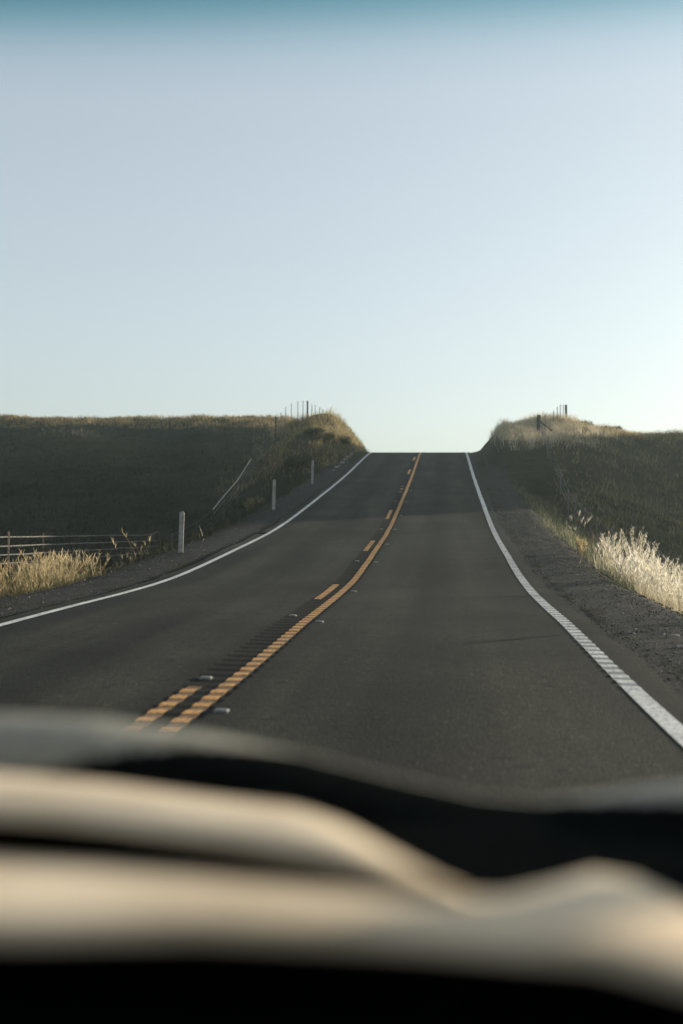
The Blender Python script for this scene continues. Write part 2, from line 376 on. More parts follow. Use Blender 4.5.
# ------------------------------------------------------------------ stones strewn over the shoulders
ICO = None
def ico():
    bm = bmesh.new(); bmesh.ops.create_icosphere(bm, subdivisions=1, radius=1)
    v = np.array([a.co[:] for a in bm.verts]); f = np.array([[a.index for a in b.verts] for b in bm.faces]); bm.free(); return v, f
IV, IF = ico()
def stones(name, pts, size, m, mi=None):
    n = len(pts); v = IV[None]*(1+.35*(rng.random((n, len(IV), 1))-.5))*size[:, None, None]
    v = v*np.stack([np.ones(n), .7+.5*rng.random(n), .45+.4*rng.random(n)], -1)[:, None, :]
    a = rng.random(n)*6.28; c, s = np.cos(a)[:, None], np.sin(a)[:, None]
    x = v[..., 0]*c-v[..., 1]*s; y = v[..., 0]*s+v[..., 1]*c
    v = np.stack([x, y, v[..., 2]], -1)+pts[:, None, :]
    T = (IF[None]+np.arange(n)[:, None, None]*len(IV)).reshape(-1, 3)
    return tri_obj(name, v.reshape(-1, 3), T, m, mi=None if mi is None else np.repeat(mi, len(IF)), smooth=False)
for s, lab in ((-1, 'dark loose gravel along the uphill lane edge below the golden grass'), (1, 'loose gravel strewn over the wide shoulder outside the ribbed white line')):
    n = 14000; Y = 5+45*rng.random(n)**1.6; X = s*(4.02+1.75*rng.random(n)**.9)
    size = .004+.013*rng.random(n)**4+.00010*Y
    z = np.maximum(land(X, Y)+.03, 0*X-9); z = np.where(np.abs(X) < 4.6, np.minimum(z, P(Y)-.02), z)
    mi = np.where(rng.random(n) < .05, 1, 0)
    o = stones('gravel', np.stack([X, Y, z+size*.2], -1), size, [M['stone'], M['pale_stone']], mi); tag(o, lab, 'gravel', kind='stuff')
def rock(x, y, r, label, group, m='pale_stone'):
    bm = bmesh.new(); bmesh.ops.create_icosphere(bm, subdivisions=2, radius=r)
    ph = rng.random(3)*6
    for v in bm.verts:
        d = v.co.normalized(); k = 1+.22*math.sin(3*d.x+ph[0])+.2*math.sin(4*d.y+ph[1])+.12*math.sin(7*d.z+ph[2])
        v.co = Vector((d.x*r*k*1.25, d.y*r*k, d.z*r*k*.72))
    o = bm_obj('rock', bm, M[m]); o.location = (x, y, float(land(x, y))+r*.35); o.rotation_euler = (0, 0, rng.random()*6)
    tag(o, label, 'rock', group)
for i, (px, Y, r) in enumerate([(336, 63, .10), (339, 64.2, .07), (341.5, 66, .11), (344, 67.5, .09), (346.5, 69, .12), (349, 70.5, .08), (351, 72, .1), (333.5, 61, .06)]):
    x = ray_x(px, Y); rock(x, Y, r, 'pale rock fallen at the foot of the cut bank near the crest', 'rocks below the cut bank')
rock(*[ray_x(675, 12.6), 12.6], .045, 'small bright white stone at the outer edge of the gravel shoulder, farther of two', None)
rock(*[ray_x(681, 11.6), 11.6], .035, 'small bright white stone on the gravel shoulder, nearer of two', None)

# ------------------------------------------------------------------ grass
def blades(P0, H, W, lean, curve=.5, head=None, heads=7, headlen=.10):
    """P0 base points, H heights, W widths -> verts, tris, material index (0 blade, 1 seed head)"""
    n = len(P0); az = rng.random(n)*2*math.pi; d = np.stack([np.cos(az), np.sin(az), np.zeros(n)], -1)
    fa = rng.random(n)*2*math.pi; sd_ = np.stack([np.cos(fa), np.sin(fa), np.zeros(n)], -1)
    L = (lean*(.3+rng.random(n)))[:, None]
    def at(t): return P0+np.stack([np.zeros(n), np.zeros(n), H*(t-.18*curve*t*t*L[:, 0])], -1)+d*(H[:, None]*L*(t*(1-curve)+curve*t*t))
    lv = []
    for t, wk in ((0, 1), (.45, .8), (.8, .45)):
        c = at(t); lv += [c-sd_*(W*wk/2)[:, None], c+sd_*(W*wk/2)[:, None]]
    lv.append(at(1.0))
    V = np.stack(lv, 1); base = np.array([[0, 1, 3], [0, 3, 2], [2, 3, 5], [2, 5, 4], [4, 5, 6]])
    T = (base[None]+np.arange(n)[:, None, None]*7).reshape(-1, 3); V = V.reshape(-1, 3); mi = np.zeros(len(T), int)
    if head is not None:
        idx = np.nonzero(rng.random(n) < head)[0]
        tops = []; 
        for k in range(heads):
            t = .78+.22*rng.random(len(idx)); tt = t[:, None]
            Hh = H[idx]; c = P0[idx]+np.stack([np.zeros(len(idx)), np.zeros(len(idx)), Hh*(t-.18*curve*t*t*L[idx, 0])], -1)+d[idx]*(Hh[:, None]*L[idx]*(tt*(1-curve)+curve*tt*tt))
            tops.append(c)
        Q = np.concatenate(tops); hl = np.tile(Hh, heads)*headlen*(.6+.8*rng.random(len(Q))) if len(idx) else np.zeros(0)
        if len(Q):
            V2, T2, _ = blades(Q, hl, hl*.15, np.full(len(Q), .7), .2)
            T = np.concatenate([T, T2+len(V)]); mi = np.concatenate([mi, np.ones(len(T2), int)]); V = np.concatenate([V, V2])
    return V, T, mi
def scatter(n, xr, yr_, keep=None):
    X = xr[0]+(xr[1]-xr[0])*rng.random(n); Y = yr_[0]+(yr_[1]-yr_[0])*rng.random(n)
    if keep is not None: k = keep(X, Y) > rng.random(n); X, Y = X[k], Y[k]
    return X, Y
def grass(name, label, X, Y, hmin, hmax, wd, m, lean=.45, head=None, heads=7, headlen=.1, clump=None, hmul=None):
    if clump:                                   # each sample seeds a tuft
        r, k = clump; X = np.repeat(X, k)+rng.normal(0, r, len(X)*k); Y = np.repeat(Y, k)+rng.normal(0, r, len(Y)*k)
    z = land(X, Y)-.03; H = hmin+(hmax-hmin)*rng.random(len(X))**1.5
    H = H*np.clip(1+.45*fbm(X*.55+2, Y*.55, 2), .35, 1.7)
    if hmul is not None: H = H*hmul(X, Y)
    ok = (np.abs(X) > 4.2)
    X, Y, z, H = X[ok], Y[ok], z[ok], H[ok]
    V, T, mi = blades(np.stack([X, Y, z], -1), H, np.full(len(X), wd)*(.6+.8*rng.random(len(X))), np.full(len(X), lean), .5, head, heads, headlen)
    o = tri_obj(name, V, T, [M[a] for a in m], mi); return tag(o, label, 'grass', kind='stuff')

edge = lambda a, x0, w: sstep((np.abs(a)-x0)/w)
# golden verge by the lane on the valley side
X, Y = scatter(4200, (-13.5, -5.3), (12, 36), lambda x, y: edge(x, 5.5, 1.1)*(1-.99*sstep((y-23.5)/5))*np.clip(1.3*fbm(x*.45+5,y*.45,2)+.6,0.02,1)*np.clip(.75+.5*fbm(x*.5, y*.4, 2), .1, 1))
grass('verge_grass', 'tall golden dry grass with seed heads beside the pale rail fence', X, Y, .3, .95, .0085, ['gold', 'goldhead'], .55, .3, 8, .11, (.12, 16))
X, Y = scatter(5000, (-12.5, -5.3), (26, 64), lambda x, y: edge(x, 5.3, .7)*np.clip(.6+.6*fbm(x*.4, y*.3, 2), .05, 1))
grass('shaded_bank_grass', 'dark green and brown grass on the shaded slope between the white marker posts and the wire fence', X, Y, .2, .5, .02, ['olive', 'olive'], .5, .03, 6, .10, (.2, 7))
# bright feathery verge on the other side
X, Y = scatter(2900, (5.7, 13), (13, 42), lambda x, y: (1-.95*sstep((y-24)/6))*(edge(x, 6.0, .7)+.03)*np.clip(.8+.5*fbm(x*.5, y*.4, 2), .1, 1))
grass('feathery_grass', 'bright backlit feathery grass beyond the wide gravel shoulder', X, Y, .3, .78, .0075, ['pale', 'feather'], .5, .42, 9, .13, (.11, 20))
X, Y = scatter(5200, (5.6, 17), (22, 54), lambda x, y: edge(x, 5.6, .4)*np.clip(.7+.6*fbm(x*.4, y*.3, 2), .05, 1))
grass('ditch_grass', 'dim grass painted a glare-lightened grey green in the ditch along the steel post fence', X, Y, .15, .4, .02, ['glare_green', 'glare_green'], .45, .05, 6, .12, (.2, 7))
# cut banks
X, Y = scatter(6500, (-17, -4.4), (58, 94), lambda x, y: sstep((x+14)/4.5)*sstep((y-62)/9)*edge(x, 4.5+1.1*(1-sstep((y-52)/18)), .8)*np.clip(.62+.6*fbm(x*.5, y*.4, 2), .05, 1))
grass('bank_grass', 'brown and golden grass over the rounded spur under the row of thin fence posts', X, Y, .25, .65, .022, ['gold', 'goldhead'], .6, .08, 6, .14, (.22, 8))
X, Y = scatter(8500, (4.4, 15), (54, 92), lambda x, y: edge(x, 4.7+1.0*(1-sstep((y-52)/18)), .8)*np.clip(.7+.6*fbm(x*.5, y*.4, 2), .05, 1)*sstep((land(x, y)-P(y)-1.0)/1.2)*sstep((y-57)/7))
grass('crest_grass', 'pale golden grass draped over the spur with the dark braced corner post', X, Y, .3, .7, .018, ['pale', 'pale'], .5, .12, 5, .10, (.22, 11))
# hillsides
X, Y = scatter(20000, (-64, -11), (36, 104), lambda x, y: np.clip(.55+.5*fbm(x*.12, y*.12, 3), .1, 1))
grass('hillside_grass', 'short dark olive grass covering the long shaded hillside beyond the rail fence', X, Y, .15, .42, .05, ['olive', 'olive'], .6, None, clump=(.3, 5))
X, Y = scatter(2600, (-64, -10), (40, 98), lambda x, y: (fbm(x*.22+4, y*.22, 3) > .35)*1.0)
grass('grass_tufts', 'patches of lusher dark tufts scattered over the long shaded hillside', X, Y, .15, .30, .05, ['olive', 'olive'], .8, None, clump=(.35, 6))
X, Y = scatter(7000, (-64, -12), (88, 104), None)
grass('ridge_grass', 'sunlit tufts along the flat top of the long dark hillside', X, Y, .2, .5, .05, ['bank', 'gold'], .5, .05, 4, .15, (.3, 4))
X, Y = scatter(12000, (9, 42), (30, 80), lambda x, y: np.clip(.55+.5*fbm(x*.12, y*.12, 3), .1, 1))
grass('slope_grass', 'short grass painted a glare-lightened grey green on the shaded hillside behind the feathery verge', X, Y, .15, .45, .045, ['glare_green', 'glare_green'], .6, None, clump=(.3, 5))
X, Y = scatter(1500, (8, 36), (34, 78), lambda x, y: (fbm(x*.3+8, y*.3, 3) > .1)*1.0)
grass('slope_tufts', 'scattered paler dry tufts on the hazy slope above the feathery verge', X, Y, .2, .5, .035, ['bank', 'glare_green'], .7, .05, 4, .12, clump=(.3, 6))
X, Y = scatter(6500, (9, 40), (73, 87), lambda x, y: sstep((y-73)/5)*np.clip(.6+.6*fbm(x*.3, y*.3, 2), .05, 1))
grass('hilltop_grass', 'pale tufts with whitish heads along the hilltop among dark bushes', X, Y, .3, .65, .026, ['gold', 'pale'], .5, .15, 5, .10, (.25, 13))

# ------------------------------------------------------------------ shrubs and single weeds
def shrub(name, px, Y, r, h, m, label, group=None, n=900):
    x, y, z = spot(px, Y); e = empty(name, (x, y, z-.05))
    tag(e, label, 'shrub', group)
    cl = 14; an = rng.random(cl)*6.283; rr_ = r*.75*np.sqrt(rng.random(cl))
    cc = np.stack([rr_*np.cos(an), rr_*np.sin(an), h*(.75-.45*(rr_/r)**2)*(.75+.4*rng.random(cl))], -1)     # boughs under a low dome
    p = cc[rng.integers(0, cl, n)]*np.stack([np.ones(n), np.ones(n), .1+.9*rng.random(n)**.6], -1)+rng.normal(0, 1, (n, 3))*np.array([r*.16, r*.16, h*.07]); p[:, 2] = np.clip(p[:, 2], .0, None)
    V, T, mi = blades(p, .10+.12*rng.random(n), np.full(n, .05), np.full(n, 1.4), .2)
    tri_obj('foliage', V, T, M[m], parent=e)
    parts = []
    for c in cc:
        a = rng.random()*6.28; parts.append(tube([(0.06*math.cos(a), .06*math.sin(a), -.1), tuple(c*np.array([.5, .5, .6])), tuple(c)], [.03, .02, .008], 5))
    V, F = join(parts); mesh_obj('stem', V, F, M['bark'], e)
for a in ((578, 77, 1.2, .62, 'dark rounded bush on the hilltop just past the thick fence post'),
          (606, 80, 1.3, .62, 'low dark bush on the hilltop, second from the thick fence post'),
          (641, 80, 1.7, .62, 'wide low dark bush on the hilltop between two smaller ones'),
          (672, 80, 1.2, .62, 'dark bush on the hilltop farthest from the thick fence post')):
    shrub('bush', a[0], a[1], a[2], a[3], 'leaf', a[4], 'bushes on the hilltop', 1100)
for a in ((312, 72, .8, .8, 'leaf', 'dark shrub on the spur face under the thin fence posts'),
          (330, 71, .9, .8, 'leafpale', 'tan dry shrub on the sunlit cheek of the cut bank'),
          (342, 72, .7, .7, 'leaf', 'dark shrub hugging the cut bank closest to the crest'),
          (296, 66, .9, .8, 'leaf', 'dark shrub low on the spur above the farthest white marker post'),
          (258, 47, .7, .75, 'leafpale', 'dry brownish shrub beside the middle white marker post')):
    shrub('shrub', *a, None, 900)
def weed(px, Y, h, label, m=('pale', 'feather'), stalks=16, spread=.22, group=None):
    x, y, z = spot(px, Y); e = empty('weed', (x, y, z-.03)); tag(e, label, 'weed', group)
    n = stalks; p = rng.normal(0, spread*.25, (n, 3)); p[:, 2] = 0
    H = h*(.65+.35*rng.random(n)); V, T, mi = blades(p, H, np.full(n, .016), np.full(n, .28), .5)
    tri_obj('stalks', V, T, M[m[0]], parent=e)
    k = 34; q = []
    for i in range(n):
        tip = V[i*7+6]; b = V[i*7+2:i*7+4].mean(0)
        for j in range(k):
            t = rng.random()**.8; q.append(b+(tip-b)*t+rng.normal(0, .012, 3))
    q = np.array(q); V2, T2, _ = blades(q, .03+.06*rng.random(len(q)), np.full(len(q), .010), np.full(len(q), .9), .2)
    tri_obj('plume', V2, T2, M[m[1]], parent=e)
for px, Y, h, lab in ((610, 29, 1.25, 'tall pale feathery weed at the start of the bright verge'),
                      (634, 27, 1.7, 'tallest white feathery weed rising above the bright verge'),
                      (643, 27.5, 1.5, 'pale feathery weed close behind the tallest one'),
                      (656, 26, 1.25, 'shorter pale feathery weed in a gap of the bright verge'),
                      (672, 25, 1.4, 'broad white feathery weed near the end of the bright verge'),
                      (681, 24.5, 1.45, 'white feathery weed at the picture edge of the bright verge')):
    weed(px, Y, h, lab, stalks=24)
weed(582, 27, .6, 'lone leafy weed with pale tips at the dark foot of the shoulder', ('bank', 'goldhead'), 12, .15)

# ------------------------------------------------------------------ fences
def post_mesh(x, y, z, h, wd, m, parent, lean=(0, 0), name='fence_post', n=6):
    V, F = tube([(x, y, z-.25), (x+lean[0]*.5, y+lean[1]*.5, z+h*.5), (x+lean[0], y+lean[1], z+h)], [wd/2, wd/2*.97, wd/2*.9], n)
    return mesh_obj(name, V, F, M[m], parent)
def y_on(px, x):                               # where the sight line of column px meets the line x = const
    a = math.atan((px-341.5)/FPX)-YAW; return (x-CAM[0])/math.tan(a)
# pale rails in the valley
fx = -10.8; e = empty('rail_fence', (0, 0, 0)); tag(e, 'pale four rail fence with dark posts standing in the golden grass', 'fence')
ypost = [y_on(p, fx) for p in (-70, -30, 6.5, 42, 71, 98, 120, 139, 157)]
for i, y in enumerate(ypost):
    z = float(land(fx, y)); big = i in (2,)
    post_mesh(fx, y, z, 1.17-z+(.08 if big else .03), .20 if big else .09, 'wood', e, (rng.normal(0, .03), rng.normal(0, .03)), n=8)
for k, hz in enumerate((1.08, .82, .56, .30)):
    pts = []
    for i, y in enumerate(ypost):
        pts.append((fx+.07, y, hz+rng.normal(0, .008)))
        if i < len(ypost)-1: pts.append((fx+.07, (y+ypost[i+1])/2, hz-.006+rng.normal(0, .004)))
    if k == 0: pts[-1] = (fx+.05, ypost[-1], hz+.13)
    V, F = tube(pts, .023, 6); mesh_obj('rail', V, F, M['pipe'], e)
# wire fence climbing the spur
e = empty('wire_fence', (0, 0, 0)); tag(e, 'wire fence of thin posts climbing the hillside and crossing the spur against the sky', 'fence')
W = [(172, 47.0), (196, 51.0), (212, 55), (224, 58.2), (237, 62), (250, 66), (263, 69), (275, 71.5), (279.7, 72.6), (285, 74), (290.7, 75), (297, 76.2), (302, 77.2), (306.8, 78), (310.8, 79.2), (314.4, 80.4),
     (318.4, 81.6), (321.7, 82.8), (325.7, 84), (329, 85.4), (332, 86.8), (335.4, 88)]
TOPY = {275: 417, 279.7: 412.6, 285: 406, 290.7: 403.8, 297: 401.5, 302: 400.6, 306.8: 401, 310.8: 404.5, 314.4: 407, 318.4: 409, 321.7: 409.5, 325.7: 411, 329: 412.5, 332: 415, 335.4: 417}   # heights read off the photograph
tops = []
for i, (px, Y) in enumerate(W):
    x, y, z = spot(px, Y); thick = px in (275, 306.8, 335.4, 212)
    h = 1.5
    if px in TOPY:
        a = math.atan((px-341.5)/FPX); h = min(max(CAM[2]+(529.8-TOPY[px])/FPX*Y*math.cos(a)/math.cos(a-YAW)-z, .9), 2.4)
    post_mesh(x, y, z, h, .15 if thick else .055, 'wood' if thick else 'steel', e, (rng.normal(0, .04), rng.normal(0, .04))); tops.append((x, y, z+h-.08))
for dz in (0, -.32, -.64, -.92):
    V, F = tube([(a, b, c+dz) for a, b, c in tops], .005, 4); mesh_obj('wire', V, F, M['wire'], e)
V, F = tube([(a+.04, b, c+.06) for a, b, c in tops[2:6]], .032, 6); mesh_obj('rail', V, F, M['marker'], e)
V, F = tube([(a+.04, b, c-.22) for a, b, c in tops[2:4]], .014, 6); mesh_obj('rail', V, F, M['pipe'], e)
# steel post fence by the ditch, turning at a braced corner post
e = empty('steel_post_fence', (0, 0, 0)); tag(e, 'fence of pale tipped steel posts climbing from bright verge to braced corner post', 'fence')
W = [(700, 24.5), (667, 27.8), (648, 30.2), (630.6, 33), (612, 36.2), (597, 40), (591, 41.8), (585, 43.6), (580, 45.2), (574.4, 47.2), (568.4, 49.5), (560.3, 53), (553, 56), (547, 60), (542, 64.5), (538, 69),
     (545, 71), (552.5, 72.5), (557, 73.8), (560, 75), (563, 76), (566, 77)]
tops = []
for i, (px, Y) in enumerate(W):
    x, y, z = spot(px, Y); corner = px == 538; thick = px in (566, 538, 553)
    h = 1.35 if not thick else 1.55
    if px == 553: h = 1.75
    post_mesh(x, y, z, h, (.30 if corner else .2 if px == 566 else .14) if thick else .06, 'wood' if thick else 'steel', e, (rng.normal(0, .03), rng.normal(0, .03))); tops.append((x, y, z+h-.1))
    if 27 < Y < 57 and not thick:
        V, F = tube([(x, y, z+h-.16), (x, y, z+h+.02)], .036, 6); mesh_obj('post_tip', V, F, M['wire'], e)
    if corner:
        V, F = tube([(x, y, z+1.2), (x+1.4, y+.9, float(land(x+1.4, y+.9))-.1)], .06, 6); mesh_obj('brace', V, F, M['wood'], e)
for dz in (0, -.35, -.7):
    V, F = tube([(a, b, c+dz) for a, b, c in tops], .005, 4); mesh_obj('wire', V, F, M['wire'], e)

# ------------------------------------------------------------------ white marker posts
def marker_post(px, Y, h, lean, label):
    x, y, z = spot(px, Y); bm = bmesh.new()
    prof = [(-.055, 0), (.055, 0), (.055, h-.05), (.04, h-.012), (.018, h), (-.018, h), (-.04, h-.012), (-.055, h-.05)]
    fr = []
    for yy in (-.012, .012):
        fr.append([bm.verts.new((a, yy+(.02*(1-(a/.055)**2) if yy > 0 else .02*(1-(a/.055)**2)), b-.15*(b == 0))) for a, b in prof])
    bm.faces.new(fr[0][::-1]) if False else bm.faces.new(fr[0]); bm.faces.new(fr[1][::-1])
    for i in range(len(prof)):
        j = (i+1) % len(prof); bm.faces.new((fr[0][j], fr[0][i], fr[1][i], fr[1][j]))
    bmesh.ops.recalc_face_normals(bm, faces=bm.faces)
    o = bm_obj('marker_post', bm, M['marker']); o.location = (x, y, z); o.rotation_euler = (lean[1], lean[0], 0)
    o.scale = (1.15, 1, 1)
    tag(o, label, 'marker post', 'white marker posts along the gravel shoulder')
marker_post(181, 26.0, 1.12, (.03, .02), 'nearest and tallest white marker post, on the gravel past the golden grass')
marker_post(273.5, 40.0, 1.25, (.02, .0), 'middle white marker post, on the shoulder beside a dry shrub')
marker_post(312, 52.0, 1.28, (.02, .02), 'farthest white marker post, low on the road edge below the spur')

# ------------------------------------------------------------------ raised pavement markers
bm = bmesh.new(); vv = []
for z_, sx_, sy_ in ((-.006, .056, .05), (.006, .055, .048), (.017, .042, .02)):
    vv.append([bm.verts.new((a*sx_, b*sy_, z_)) for a, b in ((-1, -1), (1, -1), (1, 1), (-1, 1))])
for k in range(2):
    for i in range(4): bm.faces.new((vv[k][i], vv[k][(i+1) % 4], vv[k+1][(i+1) % 4], vv[k+1][i]))
bm.faces.new(vv[2]); bm.faces.new(vv[0][::-1])
proto = bm_obj('road_marker', bm, M['ceramic'])
RM = [(.37, y_) for y_ in (7.4, 13.3, 18.3, 24.2, 28.8, 33.6, 38, 43.2, 48.5, 54)]+[(-.10, y_) for y_ in (8.85, 14.0, 24.4, 33.6, 43.4)]
for i, (x, y) in enumerate(RM):
    o = proto if i == 0 else proto.copy()
    if i: COL.objects.link(o)
    s = float(P(y+.1)-P(y-.1))/.2
    o.location = (x, y, float(P(y))+.004); o.rotation_euler = (math.atan(s), 0, rng.normal(0, .04))
    tag(o, ('raised white reflector glued to the asphalt on the solid side of the yellow lines' if x > 0 else 'raised white reflector glued to the asphalt on the broken side of the yellow lines'),
        'road reflector', 'raised reflectors beside the solid yellow line' if x > 0 else 'raised reflectors beside the broken yellow line')
proto['label'] = 'raised white reflector beside the solid yellow line, nearest the car'

# ------------------------------------------------------------------ haze box added to imitate sun glare
bm = bmesh.new(); bmesh.ops.create_cube(bm, size=1.0)
hm = bpy.data.materials.new('glare_haze'); hm.use_nodes = True; ht = hm.node_tree; ht.nodes.clear()
ho = ht.nodes.new('ShaderNodeOutputMaterial'); hv = ht.nodes.new('ShaderNodeVolumePrincipled')
hv.inputs['Color'].default_value = (.84, .98, .90, 1); hv.inputs['Density'].default_value = .0011; hv.inputs['Anisotropy'].default_value = .85
ht.links.new(hv.outputs[0], ho.inputs['Volume'])
hz = bm_obj('haze', bm, hm); hz.scale = (5600, 5600, 40); hz.location = (0, 900, 8); tag(hz, kind='stuff')

# ------------------------------------------------------------------ the car one looks out of
M['leather'] = noise_mat('tan_leather', (.54, .43, .295), (.78, .645, .47), 7, .6, .25, .15, 300, bdist=.001)
M['vinyl'] = noise_mat('charcoal_vinyl', (.004, .005, .005), (.006, .0075, .0075), 40, .9, .0, .2, 400, bdist=.001)
M['greyvinyl'] = noise_mat('grey_vinyl', (.205, .195, .155), (.27, .255, .205), 40, .6, .3, .2, 400, bdist=.001)
M['carpaint'] = noise_mat('dark_car_paint', (.03, .034, .034), (.035, .039, .039), 3, .3, .5, 0)
M['rubber'] = noise_mat('tyre_rubber', (.02, .02, .02), (.03, .03, .03), 20, .9, .2, .2)
M['alloy'] = noise_mat('wheel_alloy', (.4, .4, .4), (.5, .5, .5), 10, .35, .5, 0)
m, t, b = mat('clear_glass'); t.nodes.clear()
o_ = t.nodes.new('ShaderNodeOutputMaterial'); tr = t.nodes.new('ShaderNodeBsdfTransparent'); tr.inputs[0].default_value = (.975, .985, .98, 1)
t.links.new(tr.outputs[0], o_.inputs['Surface']); M['glass'] = m
m, t, b = mat('tinted_glass'); t.nodes.clear()
o_ = t.nodes.new('ShaderNodeOutputMaterial'); tr = t.nodes.new('ShaderNodeBsdfTransparent'); tc = t.nodes.new('ShaderNodeTexCoord')
sp = t.nodes.new('ShaderNodeSeparateXYZ'); t.links.new(tc.outputs['Object'], sp.inputs[0])
mr = node(t, 'ShaderNodeMapRange'); mr.inputs['From Min'].default_value = 1.634; mr.inputs['From Max'].default_value = 1.688
t.links.new(sp.outputs['Z'], mr.inputs['Value'])
rr = ramp_node(t, mr.outputs[0], [(0, (.98, .99, .985)), (.32, (.90, .95, .955)), (.65, (.50, .72, .75)), (1, (.10, .34, .39))])
t.links.new(rr.outputs[0], tr.inputs[0]); t.links.new(tr.outputs[0], o_.inputs['Surface']); M['tint'] = m

CX = 2.0
car = empty('car', (CX, .3, float(P(0.)))); tag(car, 'dark car with tan leather dashboard seen from inside, driving up the road', 'car')
def cpart(name, V, F, m, parent=car, smooth=True):
    V = np.asarray(V, float)-np.array([CX, .3, 0.])
    return mesh_obj(name, V, F, M[m], parent, smooth)
def sheet(fx_, us, vs_, thick=None):
    """grid surface from fx_(u,v)->(x,y,z); with thick: closed by a lower copy"""
    A = np.array([[fx_(u, v) for u in us] for v in vs_]); ny_, nx_ = A.shape[:2]
    V = A.reshape(-1, 3); I = np.arange(nx_*ny_).reshape(ny_, nx_)
    q = [tuple(x) for x in np.stack([I[:-1, :-1], I[:-1, 1:], I[1:, 1:], I[1:, :-1]], -1).reshape(-1, 4)]
    if thick is None: return V, q
    n = len(V); B = V+np.array(thick); q2 = [tuple(i+n for i in f[::-1]) for f in q]
    rim = list(I[0, :])+list(I[1:, -1])+list(I[-1, -2::-1])+list(I[-2:0:-1, 0])
    side = [(rim[(i+1) % len(rim)], rim[i], rim[i]+n, rim[(i+1) % len(rim)]+n) for i in range(len(rim))]
    return np.concatenate([V, B]), q+q2+side

def dashpt(px, py, drop):
    """a point of the dashboard: seen at that column and row, lying drop below the eye (used to read plan measurements off the photo)"""
    k = FPX; xr = (px-341.5)/k; yr_ = (512-py)/k
    # undo roll, pitch, yaw
    c, s = math.cos(ROLL), math.sin(ROLL); xr, yr_ = xr*c-yr_*s, xr*s+yr_*c
    c, s = math.cos(PITCH), math.sin(PITCH); d, u = c-yr_*s, s+yr_*c
    x, y = xr*_cy-d*_sy, xr*_sy+d*_cy
    f = -drop/u
    return np.array([CAM[0]+x*f, CAM[1]+y*f, CAM[2]-drop])
def lerp_tab(tab, x): return float(np.interp(x, [a for a, _ in tab], [b for _, b in tab]))
def roll_from(name, top, bot, drop_f, drop_b, bulge, m, x0, x1, nx_=44, nv=14):
    """sunlit patch of the dash shaped as a padded roll between far and near outlines"""
    us = np.linspace(x0, x1, nx_); A = []
    for v in np.linspace(0, 1, nv):
        row = []
        for u in us:
            a = dashpt(u, lerp_tab(top, u), drop_f); c = dashpt(u, lerp_tab(bot, u), drop_b)
            p = a*(1-v)+c*v; wdt = np.linalg.norm(c[:2]-a[:2])
            p = p+np.array([0, 0, 1])*min(bulge, wdt*.45)*min(1., (lerp_tab(bot, u)-lerp_tab(top, u))/42.)*math.sin(math.pi*v**1.7)**.5
            row.append(p)
        A.append(row)
    A = np.array(A); V = A.reshape(-1, 3); I = np.arange(nx_*nv).reshape(nv, nx_)
    q = [tuple(x) for x in np.stack([I[:-1, :-1], I[1:, :-1], I[1:, 1:], I[:-1, 1:]], -1).reshape(-1, 4)]
    B = V.copy(); cen = V.reshape(nv, nx_, 3).mean(0); B[:, :2] += .35*(np.tile(cen, (nv, 1))-V)[:, :2]; B[:, 2] -= .012; n = len(V)
    q2 = [tuple(i+n for i in f[::-1]) for f in q]
    rim = list(I[0, :])+list(I[1:, -1])+list(I[-1, -2::-1])+list(I[-2:0:-1, 0])
    side = [(rim[i], rim[(i+1) % len(rim)], rim[(i+1) % len(rim)]+n, rim[i]+n) for i in range(len(rim))]
    return cpart(name, np.concatenate([V, B]), q+q2+side, m, dash)
# dashboard body: dark vinyl, with an instrument hood rising on the driver's side
def dz_top(x, y):
    return 1.055-.06*float(sstep((y-1.10)/.14))-.12*float(sstep((.60-y)/.06))
us = np.linspace(CX-.72, CX+.72, 60); vs_ = np.concatenate([np.linspace(.52, 1.3, 40)])
V, F = sheet(lambda u, v: (u, v, dz_top(u, v)), us, vs_, (0, 0, -.30)); dash = cpart('dashboard', V, F, 'vinyl')
# grey padded hood over the instruments, running on as a low rim towards the far corner
HT = [(-700, 714), (-100, 716), (0, 718), (100, 722), (200, 736), (300, 757), (400, 781), (480, 798), (540, 803), (600, 796), (683, 784), (800, 783), (1000, 800)]
def hood(u, v):
    px = u; yd = 1.14; x = ray_x(px, yd); a = math.atan(((px-341.5)/FPX)); top = CAM[2]-(lerp_tab(HT, px)-529.8)/FPX*yd*math.cos(a)/math.cos(a-YAW)
    ang = math.pi*(v*1.0); return (x, yd+.085*math.cos(ang), top-.05+.05*math.sin(ang)**.8 - (.10 if v in (0, 1) else 0))
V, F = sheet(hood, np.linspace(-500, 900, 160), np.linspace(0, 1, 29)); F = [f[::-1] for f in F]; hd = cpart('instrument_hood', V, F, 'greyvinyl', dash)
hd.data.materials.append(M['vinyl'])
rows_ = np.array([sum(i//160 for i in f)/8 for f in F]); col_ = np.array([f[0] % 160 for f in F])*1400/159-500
lim_ = np.where(col_ < 300, 17.0-10.9*np.clip((col_-20)/270, 0, 1)**.7, 6.1+2.8*np.clip((col_-540)/120, 0, 1))       # near side painted dark as shade; lit grey narrows towards the middle
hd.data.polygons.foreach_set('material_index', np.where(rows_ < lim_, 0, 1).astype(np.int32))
TA = [(-700, 748), (-200, 757), (0, 772), (100, 782), (200, 797), (300, 809), (350, 830), (400, 859), (440, 881), (470, 894)]
BA = [(-700, 796), (-200, 808), (0, 820), (100, 828), (200, 841), (300, 857), (350, 867), (400, 880), (440, 890), (470, 897)]
roll_from('dash_sun_roll', TA, BA, .295, .245, .018, 'leather', -600, 466)  # sun patches put into shape and colour: tan rolls on a dark base
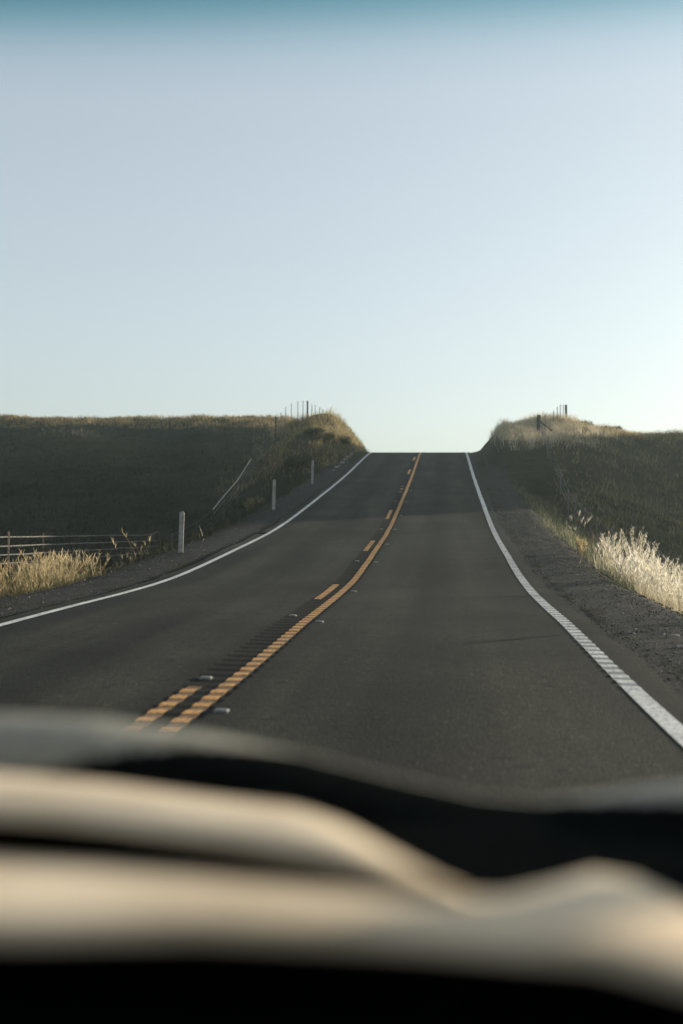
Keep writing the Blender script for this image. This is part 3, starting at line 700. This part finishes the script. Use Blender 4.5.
TB = [(-700, 830), (-200, 842), (0, 853), (100, 860), (200, 870), (300, 882), (350, 888), (420, 894), (500, 896), (540, 888), (560, 878), (590, 871), (620, 873), (650, 884), (683, 902), (760, 940), (900, 985)]
BB = [(-700, 925), (-200, 933), (0, 941), (200, 938), (400, 948), (600, 964), (683, 986), (760, 1003), (900, 1030)]
roll_from('dash_sun_pad', TB, BB, .300, .232, .014, 'leather', -600, 1300)
# windscreen with its tinted band, pillars, roof, bonnet, flanks, wheels
def scr(u, v):                                  # u -1..1 across, v 0 base .. 1 top
    bow = .10*(1-u*u); y = 1.33-.90*v+bow*(1-.4*v); z = 1.06+.66*v+.01*(1-u*u)*v
    return (CX+u*(.70-.13*v), y-.02, z)
vb = .84
ws = empty('windscreen'); ws.parent = car
V, F = sheet(scr, np.linspace(-1, 1, 25), np.linspace(0, vb, 16), (0, .003, .004)); cpart('glass', V, F, 'glass', ws)
V, F = sheet(scr, np.linspace(-1, 1, 25), np.linspace(vb, 1, 10), (0, .003, .004)); cpart('shade_band', V, F, 'tint', ws)
for s in (-1, 1):
    V, F = tube([np.array(scr(s, v))+np.array([s*.03, 0, 0]) for v in np.linspace(-.05, 1.02, 9)], .035, 8); cpart('pillar', V, F, 'carpaint')
V, F = sheet(lambda u, v: (CX+u*.6, .42+.09*(1-u*u)-v*2.3, 1.745+.05*(1-u*u)-.03*(2*v-1)**2), np.linspace(-1, 1, 13), np.linspace(0, 1, 13), (0, 0, -.035)); cpart('roof', V, F, 'carpaint')
V, F = sheet(lambda u, v: (CX+u*(.74-.06*v), 1.36+1.12*v+.10*(1-u*u), 0.955-.27*v-.16*v**4-.03*u*u), np.linspace(-1, 1, 17), np.linspace(0, 1, 13), (0, 0, -.02)); cpart('bonnet', V, F, 'carpaint')
for s in (-1, 1):
    V, F = sheet(lambda u, v: (CX+s*(.80+.06*math.sin(v*math.pi)-.05*float(sstep((u-1.3)/1.2))), u, .32+(.98-.25*float(sstep((u-1.3)/1.2))-.32)*v), np.linspace(-2.0, 2.45, 30), np.linspace(0, 1, 7), (-s*.05, 0, 0)); cpart('side_panel', V, F, 'carpaint')
    for yy in (-1.35, 1.75):
        wp = cpart('wheel', *tube([(CX+s*.66, yy, .33), (CX+s*.70, yy, .33), (CX+s*.86, yy, .33), (CX+s*.88, yy, .33)], [.29, .33, .33, .29], 28), 'rubber', car, False)
        cpart('rim', *tube([(CX+s*.875, yy, .33), (CX+s*.89, yy, .33)], [.21, .19], 20), 'alloy', wp, False)
V, F = box((CX, 2.46, .3), (1.42, .08, .24), .95); cpart('front_grille', V, F, 'vinyl', smooth=False)
V, F = box((CX, .22, .28), (1.5, 4.4, .05)); cpart('floor_pan', V, F, 'vinyl', smooth=False)
V, F = box((CX, -1.98, .3), (1.5, .06, 1.35), .9); cpart('tailgate', V, F, 'carpaint', smooth=False)
ang = np.linspace(0, 2*math.pi, 33)[:-1]
c0 = np.array([CX-.40, .40, .97]); up = np.array([0, .42, .9]); rt = np.array([1., 0, 0])
ring = [c0+.185*(rt*math.cos(a)+up*math.sin(a)) for a in ang]; V, F = tube(ring+[ring[0]], .015, 8, False); sw = cpart('steering_wheel', V, F, 'vinyl')
V, F = join([tube([c0-.18*rt, c0+.18*rt], .016, 6), tube([c0, c0-.18*up], .016, 6)]); cpart('spoke', V, F, 'vinyl', sw)
